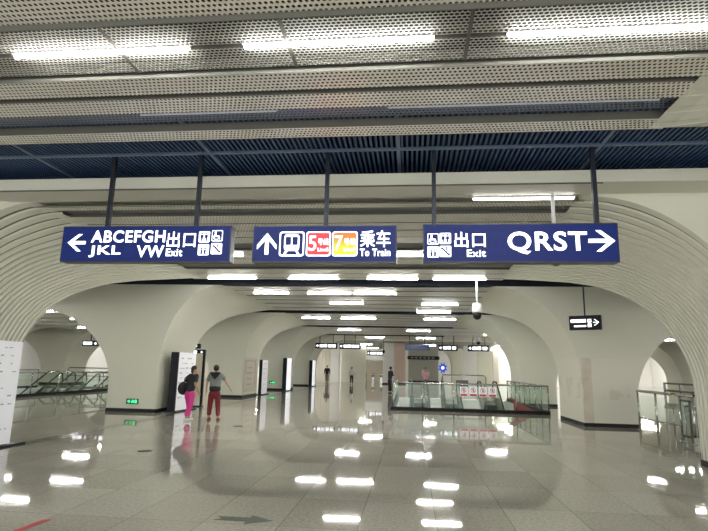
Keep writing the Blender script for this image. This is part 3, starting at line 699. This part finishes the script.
# right hand glass barrier by the near arch foot
t_ = thing('steel_gate_barrier', 'steel and glass gate barrier between the two right hand columns', 'barrier', (6.62, 13.75, 0))
def posts(ys, r, h, nm='post', mt='steel'):
    for y_ in ys: MB().tube([(0, y_, 0), (0, y_, h)], r, 10).build(nm, mt, t_); MB().lathe([(.07, 0), (.07, .02), (.03, .03)], (0, y_, 0), 12).build('floor_flange', 'steel', t_)
posts((0, .62, 1.95, 3.1), .03, 1.08)
MB().tube([(0, 0, 1.1), (0, 3.12, 1.1)], .04, 10).build('top_rail', 'steel', t_)
MB().tube([(0, .62, .35), (0, 3.1, .35)], .018, 8).build('lower_rail', 'steel', t_)
for a, b in ((.7, 1.88), (2.02, 3.04)): MB().box(-.006, .006, a, b, .4, .98).build('glass_panel', 'tinted_glass', t_)
m = MB(); m.box(-.03, .03, .08, .13, .12, 1.0); m.box(-.03, .03, .49, .54, .12, 1.0); m.box(-.03, .03, .08, .54, .12, .17); m.box(-.03, .03, .08, .54, .95, 1.0); m.build('gate_leaf', 'steel_dark', t_)
MB().box(-.005, .005, .13, .49, .17, .95).build('gate_glass', 'tinted_glass', t_)
MB().box(-.06, .06, -.05, .05, .0, .16).build('gate_lock', 'steel_dark', t_)
t_ = thing('steel_rack', 'taller steel frame with three rounded plates standing behind the gate barrier', 'barrier', (7.5, 15.2, 0))
for y_ in (0, .95, 1.9): MB().box(-.025, .025, y_-.025, y_+.025, 0, 1.36).build('post', 'steel_dark', t_)
MB().box(-.025, .025, 0, 1.9, 1.31, 1.36).build('top_bar', 'steel_dark', t_); MB().box(-.02, .02, 0, 1.9, 1.1, 1.16).build('cross_bar', 'steel_dark', t_)
for y_ in (.2, .85, 1.5):
    m = MB(); m.prism([(y_+.2*math.cos(PI*i/10), .62+.17*math.sin(PI*i/10)) for i in range(11)], -.15, .15, 'x'); m.build('rounded_plate', 'steel', t_)
    MB().tube([(0, y_, 0), (0, y_, .62)], .02, 8).build('plate_post', 'steel', t_)

# fare gates far away
for i in range(5):
    t_ = thing('fare_gate', f'{ORD[i] if i < 4 else "rightmost"} steel fare gate at the far end of the hall', 'fare gate', (-6.2+.95*i, 62, 0), 0, 'fare gates at the far end')
    MB().prism([(0, 0), (1.7, 0), (1.7, .9), (1.55, 1.02), (.15, 1.02), (0, .9)], -.13, .13, 'x').build('gate_body', 'steel', t_)
    MB().box(-.14, .14, -.01, 0, .55, .85).build('reader_panel', 'steel_dark', t_)
t_ = thing('beige_gate_panel', 'beige panel wall standing behind the far fare gates', 'panel', (-4.6, 69, 0))
MB().box(-1.1, 1.1, 0, .1, 0, 2.5).build('panel_sheet', 'board_beige', t_); MB().box(-1.15, 1.15, -.02, .12, 2.5, 2.6).build('panel_frame', 'steel', t_)
# distant booth panel & blue star emblem
t_ = thing('emblem_sign', 'blue eight pointed emblem sign under the far right arch', 'sign', (2.72, 47, 1.72))
P = [(.42*(1 if i % 2 == 0 else .62)*math.cos(PI*i/8+PI/8), .5*(1 if i % 2 == 0 else .62)*math.sin(PI*i/8+PI/8)) for i in range(16)]
MB().prism(P, -.04, .04).build('emblem_plate', 'emblem_blue', t_); m = MB(); disc(m, 0, 0, .12, -.04); m.build('emblem_centre', 'sign_white', t_)
MB().tube([(0, .02, -.45), (0, .02, -1.7)], .03, 8).build('post', 'steel', t_)
t_ = thing('wall_display', 'dark long display on the grey fluted wall', 'display', (1.5, 65.6, 2.9))
MB().box(-1.9, 1.9, -.08, .1, -.2, .2).build('display_case', 'sign_black', t_)
m = MB(); [m.box(-1.5+.5*i, -1.2+.5*i, -.085, -.08, -.06, .06) for i in range(6)]; m.build('display_text', 'ink_soft', t_)

# ---------------------------------------------------------------- floor marks
def floor_poly(name, label, cat, pts, mt, z=.004):
    o = MB().prism(pts, .0005, z, 'z').build(name, mt); return tag(o, label, cat)
floor_poly('floor_arrow', 'dark grey arrow sticker on the floor pointing right', 'floor marking', [(-2.05, 5.80), (-1.70, 5.80), (-1.70, 5.71), (-1.44, 5.87), (-1.70, 6.03), (-1.70, 5.94), (-2.05, 5.94), (-1.98, 5.87)], 'decal_grey')
floor_poly('floor_tape', 'short red tape line on the floor at lower left', 'floor marking', [(-3.80, 4.4), (-3.74, 4.4), (-3.66, 5.5), (-3.74, 5.5)], 'red_tape')
for x, y, nm in ((-4.88, 9.85, 'left, near the entrance of the side aisle'), (-4.55, 14.3, 'right beneath the two walking women'), (-.6, 12.9, 'centre of the hall floor')):
    o = MB().lathe([(.13, .0005), (.13, .004), (.11, .005)], (0, 0, 0), 20).build('floor_socket', 'decal_grey', None, (x, y, 0)); tag(o, f'round dark floor cover set in the tiles, {nm}', 'floor cover')

# ---------------------------------------------------------------- people
def skinmesh(verts, edges, radii, root=0, sub=2):
    me = bpy.data.meshes.new('s'); me.from_pydata([tuple(v) for v in verts], edges, []); o = bpy.data.objects.new('s', me); COL.objects.link(o)
    o.modifiers.new('k', 'SKIN'); sk = me.skin_vertices[0].data
    for i, r in enumerate(radii): sk[i].radius = (r, r) if not isinstance(r, tuple) else r; sk[i].use_root = (i == root)
    o.modifiers.new('u', 'SUBSURF').levels = sub
    dg = bpy.context.evaluated_depsgraph_get(); dg.update(); out = bpy.data.meshes.new_from_object(o.evaluated_get(dg)); bpy.data.objects.remove(o)
    for p_ in out.polygons: p_.use_smooth = True
    return out
def put(me, name, mt, parent):
    me.materials.clear(); me.materials.append(MATS[mt]); o = bpy.data.objects.new(name, me); COL.objects.link(o); o.parent = parent; return o
def chain(pts, rad, sub=2): return skinmesh(pts, [(i, i+1) for i in range(len(pts)-1)], rad, 0, sub)
def person(label, x, y, H, rz, top, bottom, shoes, arms, legs, lean=(0, 0), top2=None, long_sleeve=False, headturn=0, female=False, detail=True, skirt=False):
    """arms: ((elbow),(wrist)) for left then right; legs: ((knee),(ankle)) ; metres for a 1.7 m figure, facing +Y"""
    t_ = thing('person', label, 'person', (x, y, 0), rz); k = H/1.7
    lx, ly = lean; V = lambda a: Vector(a)*k
    hip = (0, 0, .92); ch = (lx*.6, ly*.6, 1.25); nk = (lx, ly, 1.42); hd = (lx*1.15, ly*1.2, 1.56); sw = .165 if female else .185
    SL, SR = (-sw+lx*.9, ly*.9, 1.37), (sw+lx*.9, ly*.9, 1.37)
    vs = [hip, (lx*.3, ly*.3, 1.08), ch, nk, (hd[0], hd[1], 1.50)]; ed = [(0, 1), (1, 2), (2, 3), (3, 4)]; ra = [.115, .10, .115, .052, .045]
    for s_, (kn, an) in zip((-1, 1), legs):
        b = len(vs); vs += [(s_*.085, 0, .82), kn, an, (an[0], an[1]+.13, an[2]-.045)]; ed += [(0, b), (b, b+1), (b+1, b+2), (b+2, b+3)]; ra += [.08, .05, .034, .028]
    hands = []
    for Sx, (el, wr) in zip((SL, SR), arms):
        b = len(vs); d = (Vector(wr)-Vector(el)).normalized(); vs += [Sx, el, wr, tuple(Vector(wr)+d*.07)]; ed += [(2, b), (b, b+1), (b+1, b+2), (b+2, b+3)]; ra += [.052, .036, .024, .03]; hands.append((Vector(wr), d))
    put(skinmesh([V(v) for v in vs], ed, [(r*k*1.0, r*k*(.78 if i < 3 else 1)) for i, r in enumerate(ra)]), 'body', 'skin', t_)
    # head with face
    hdv = V(hd); m = MB(); m.ell((0, 0, 0), (.074*k, .09*k, .112*k), 18, 12); m.ell((0, .092*k, -.012*k), (.012*k, .02*k, .022*k), 8, 6)
    for s_ in (-1, 1): m.ell((s_*.076*k, -.005*k, -.005*k), (.01*k, .02*k, .03*k), 8, 6)
    o = m.build('head', 'skin', t_, hdv); o.rotation_euler.z = headturn
    m = MB(); [m.ell((s_*.03*k, .083*k, .012*k), (.011*k, .008*k, .006*k), 8, 5) for s_ in (-1, 1)]; e_ = m.build('eyes', 'hair', o)
    m = MB(); m.ell((0, .082*k, -.05*k), (.024*k, .01*k, .006*k), 8, 5); m.build('mouth', 'red_shoe', o)
    m = MB(); m.ell((0, -.02*k, .03*k), (.088*k, .098*k, .104*k), 18, 12)
    if female: m.ell((0, -.07*k, -.03*k), (.068*k, .05*k, .09*k), 12, 8)
    m.build('hair', 'hair', o)
    if detail:
        for (wr, d) in hands:
            side = d.cross(Vector((0, 0, 1))); side = side.normalized() if side.length > .1 else Vector((0, 1, 0)); side = Vector((0, 1, 0)) if abs(d.z) > .7 else side
            for f_, (off_, L) in enumerate(((-.026, .062), (-.009, .074), (.009, .07), (.026, .056))):
                p0 = V(wr+d*.075+side*off_); q = [p0, p0+d*L*.5*k, p0+(d*L*.95+Vector((0, 0, -.012)))*k]
                put(chain(q, [.0095*k, .0085*k, .007*k], 1), 'finger', 'skin', t_)
            p0 = V(wr+d*.03+side*.028); put(chain([p0, p0+(d*.025+side*.022)*k, p0+(d*.055+side*.028)*k], [.011*k, .010*k, .008*k], 1), 'thumb', 'skin', t_)
    # shirt
    vs = [(0, 0, .84), (lx*.3, ly*.3, 1.04), ch, (lx*.9, ly*.9, 1.385)]; ed = [(0, 1), (1, 2), (2, 3)]; ra = [(.185, .145), (.168, .135), (.172, .14), (.085, .075)]
    for Sx, (el, wr) in zip((SL, SR), arms):
        b = len(vs); e2 = tuple(Vector(Sx).lerp(Vector(el), .85)); vs += [Sx, e2]; ed += [(2, b), (b, b+1)]; ra += [.075, .064]
        if long_sleeve: vs += [el, tuple(Vector(el).lerp(Vector(wr), .9))]; ed += [(b+1, b+2), (b+2, b+3)]; ra += [.05, .036]
    put(skinmesh([V(v) for v in vs], ed, [tuple(q*k for q in r) if isinstance(r, tuple) else r*k for r in ra]), 'shirt', top, t_)
    if top2: put(skinmesh([V(v) for v in ((0, 0, .84), (0, 0, .95), (lx*.3, ly*.3, 1.08))], [(0, 1), (1, 2)], [(.19*k, .15*k)]*3), 'shirt_hem', top2, t_)
    # trousers
    vs = [(0, 0, .93), (0, 0, .84)]; ed = [(0, 1)]; ra = [(.15, .12), (.14, .125)]
    for s_, (kn, an) in zip((-1, 1), legs):
        b = len(vs); vs += [(s_*.09, 0, .76), kn, (an[0], an[1], an[2]+.035)]; ed += [(1, b), (b, b+1), (b+1, b+2)]; ra += [.108, .086, .068]
    put(skinmesh([V(v) for v in vs], ed, [tuple(q*k for q in r) if isinstance(r, tuple) else r*k for r in ra]), 'trousers', bottom, t_)
    for kn, an in legs:
        c = V((an[0], an[1]+.06, an[2]-.045)); m = MB(); m.ell(c, (.05*k, .13*k, .042*k), 14, 8); m.box(c.x-.042*k, c.x+.042*k, c.y-.11*k, c.y+.11*k, c.z-.036*k, c.z-.015*k); m.build('shoe', shoes, t_)
    return t_, k, V
stand = (((-.09, .02, .48), (-.10, 0, .085)), ((.09, .02, .48), (.10, 0, .085)))
walk = (((-.10, .08, .49), (-.12, .12, .085)), ((.08, .0, .48), (.06, -.14, .10)))
armsdn = (((-.25, -.02, 1.10), (-.26, .05, .86)), ((.25, -.02, 1.10), (.26, .05, .86)))
# woman in pink trousers
t_, k, V = person('woman in dark top and bright pink trousers with a dark shoulder bag', -6.33, 15.2, 1.56, math.radians(-28), 'dark_jacket', 'pink_trousers', 'shoe_white',
    (((-.24, -.04, 1.12), (-.2, .14, .95)), ((.24, -.02, 1.12), (.27, .1, .9))), walk, (.05, .07), female=True, headturn=math.radians(-50))
m = MB(); m.ell((-.25*k, -.06*k, .98*k), (.10, .19, .19), 14, 10); b_ = m.build('shoulder_bag', 'black_cloth', t_)
MB().tube([V((-.27, -.06, 1.08)), V((-.24, -.03, 1.3)), V((-.1, .02, 1.42))], .014, 6).build('bag_strap', 'black_cloth', b_)
# person in dark red trousers
t_, k, V = person('person in grey top and red trousers walking away with right arm out', -5.72, 15.55, 1.60, math.radians(8), 'grey_shirt', 'dark_red', 'red_shoe',
    (((-.26, .0, 1.12), (-.28, .1, .9)), ((.31, .04, 1.18), (.46, .1, .95))), (((-.13, .05, .48), (-.15, .06, .085)), ((.12, .0, .48), (.16, -.06, .085))), (0, .02), top2='black_cloth')
m = MB(); P = [(-.16, 1.46), (.16, 1.46), (.09, 1.34), (0, 1.24), (-.09, 1.34)]; m.prism([(a*k, b*k) for a, b in P], -.16*k, -.06*k); m.build('hood', 'black_cloth', t_)
ad = (((-.2, .1, 1.14), (-.05, .28, 1.12)), ((.2, .1, 1.14), (.06, .28, 1.12)))
person('distant person in a dark shirt and grey trousers walking near the far left wall', -8.2, 53.0, 1.75, PI, 'black_cloth', 'grey_trousers', 'rubber', armsdn, walk, long_sleeve=True, detail=False)
person('distant woman in a light top and long black trousers standing in mid hall', -5.6, 51.5, 1.66, PI, 'white_cloth', 'black_cloth', 'rubber', armsdn, stand, female=True, detail=False)
person('person in dark clothes looking at a phone beside the escalator well', -1.35, 35.5, 1.72, math.radians(-60), 'navy_cloth', 'black_cloth', 'rubber', ad, stand, (0, .06), long_sleeve=True, detail=False)
person('person in a pink shirt standing behind the central escalators', 1.02, 37.5, 1.72, PI, 'pink_shirt', 'grey_trousers', 'rubber', ad, stand, long_sleeve=True, detail=False)
person('tiny person in a pale top seen behind the left side well', -27.0, 41.5, 1.68, PI, 'white_cloth', 'black_cloth', 'rubber', armsdn, stand, detail=False)
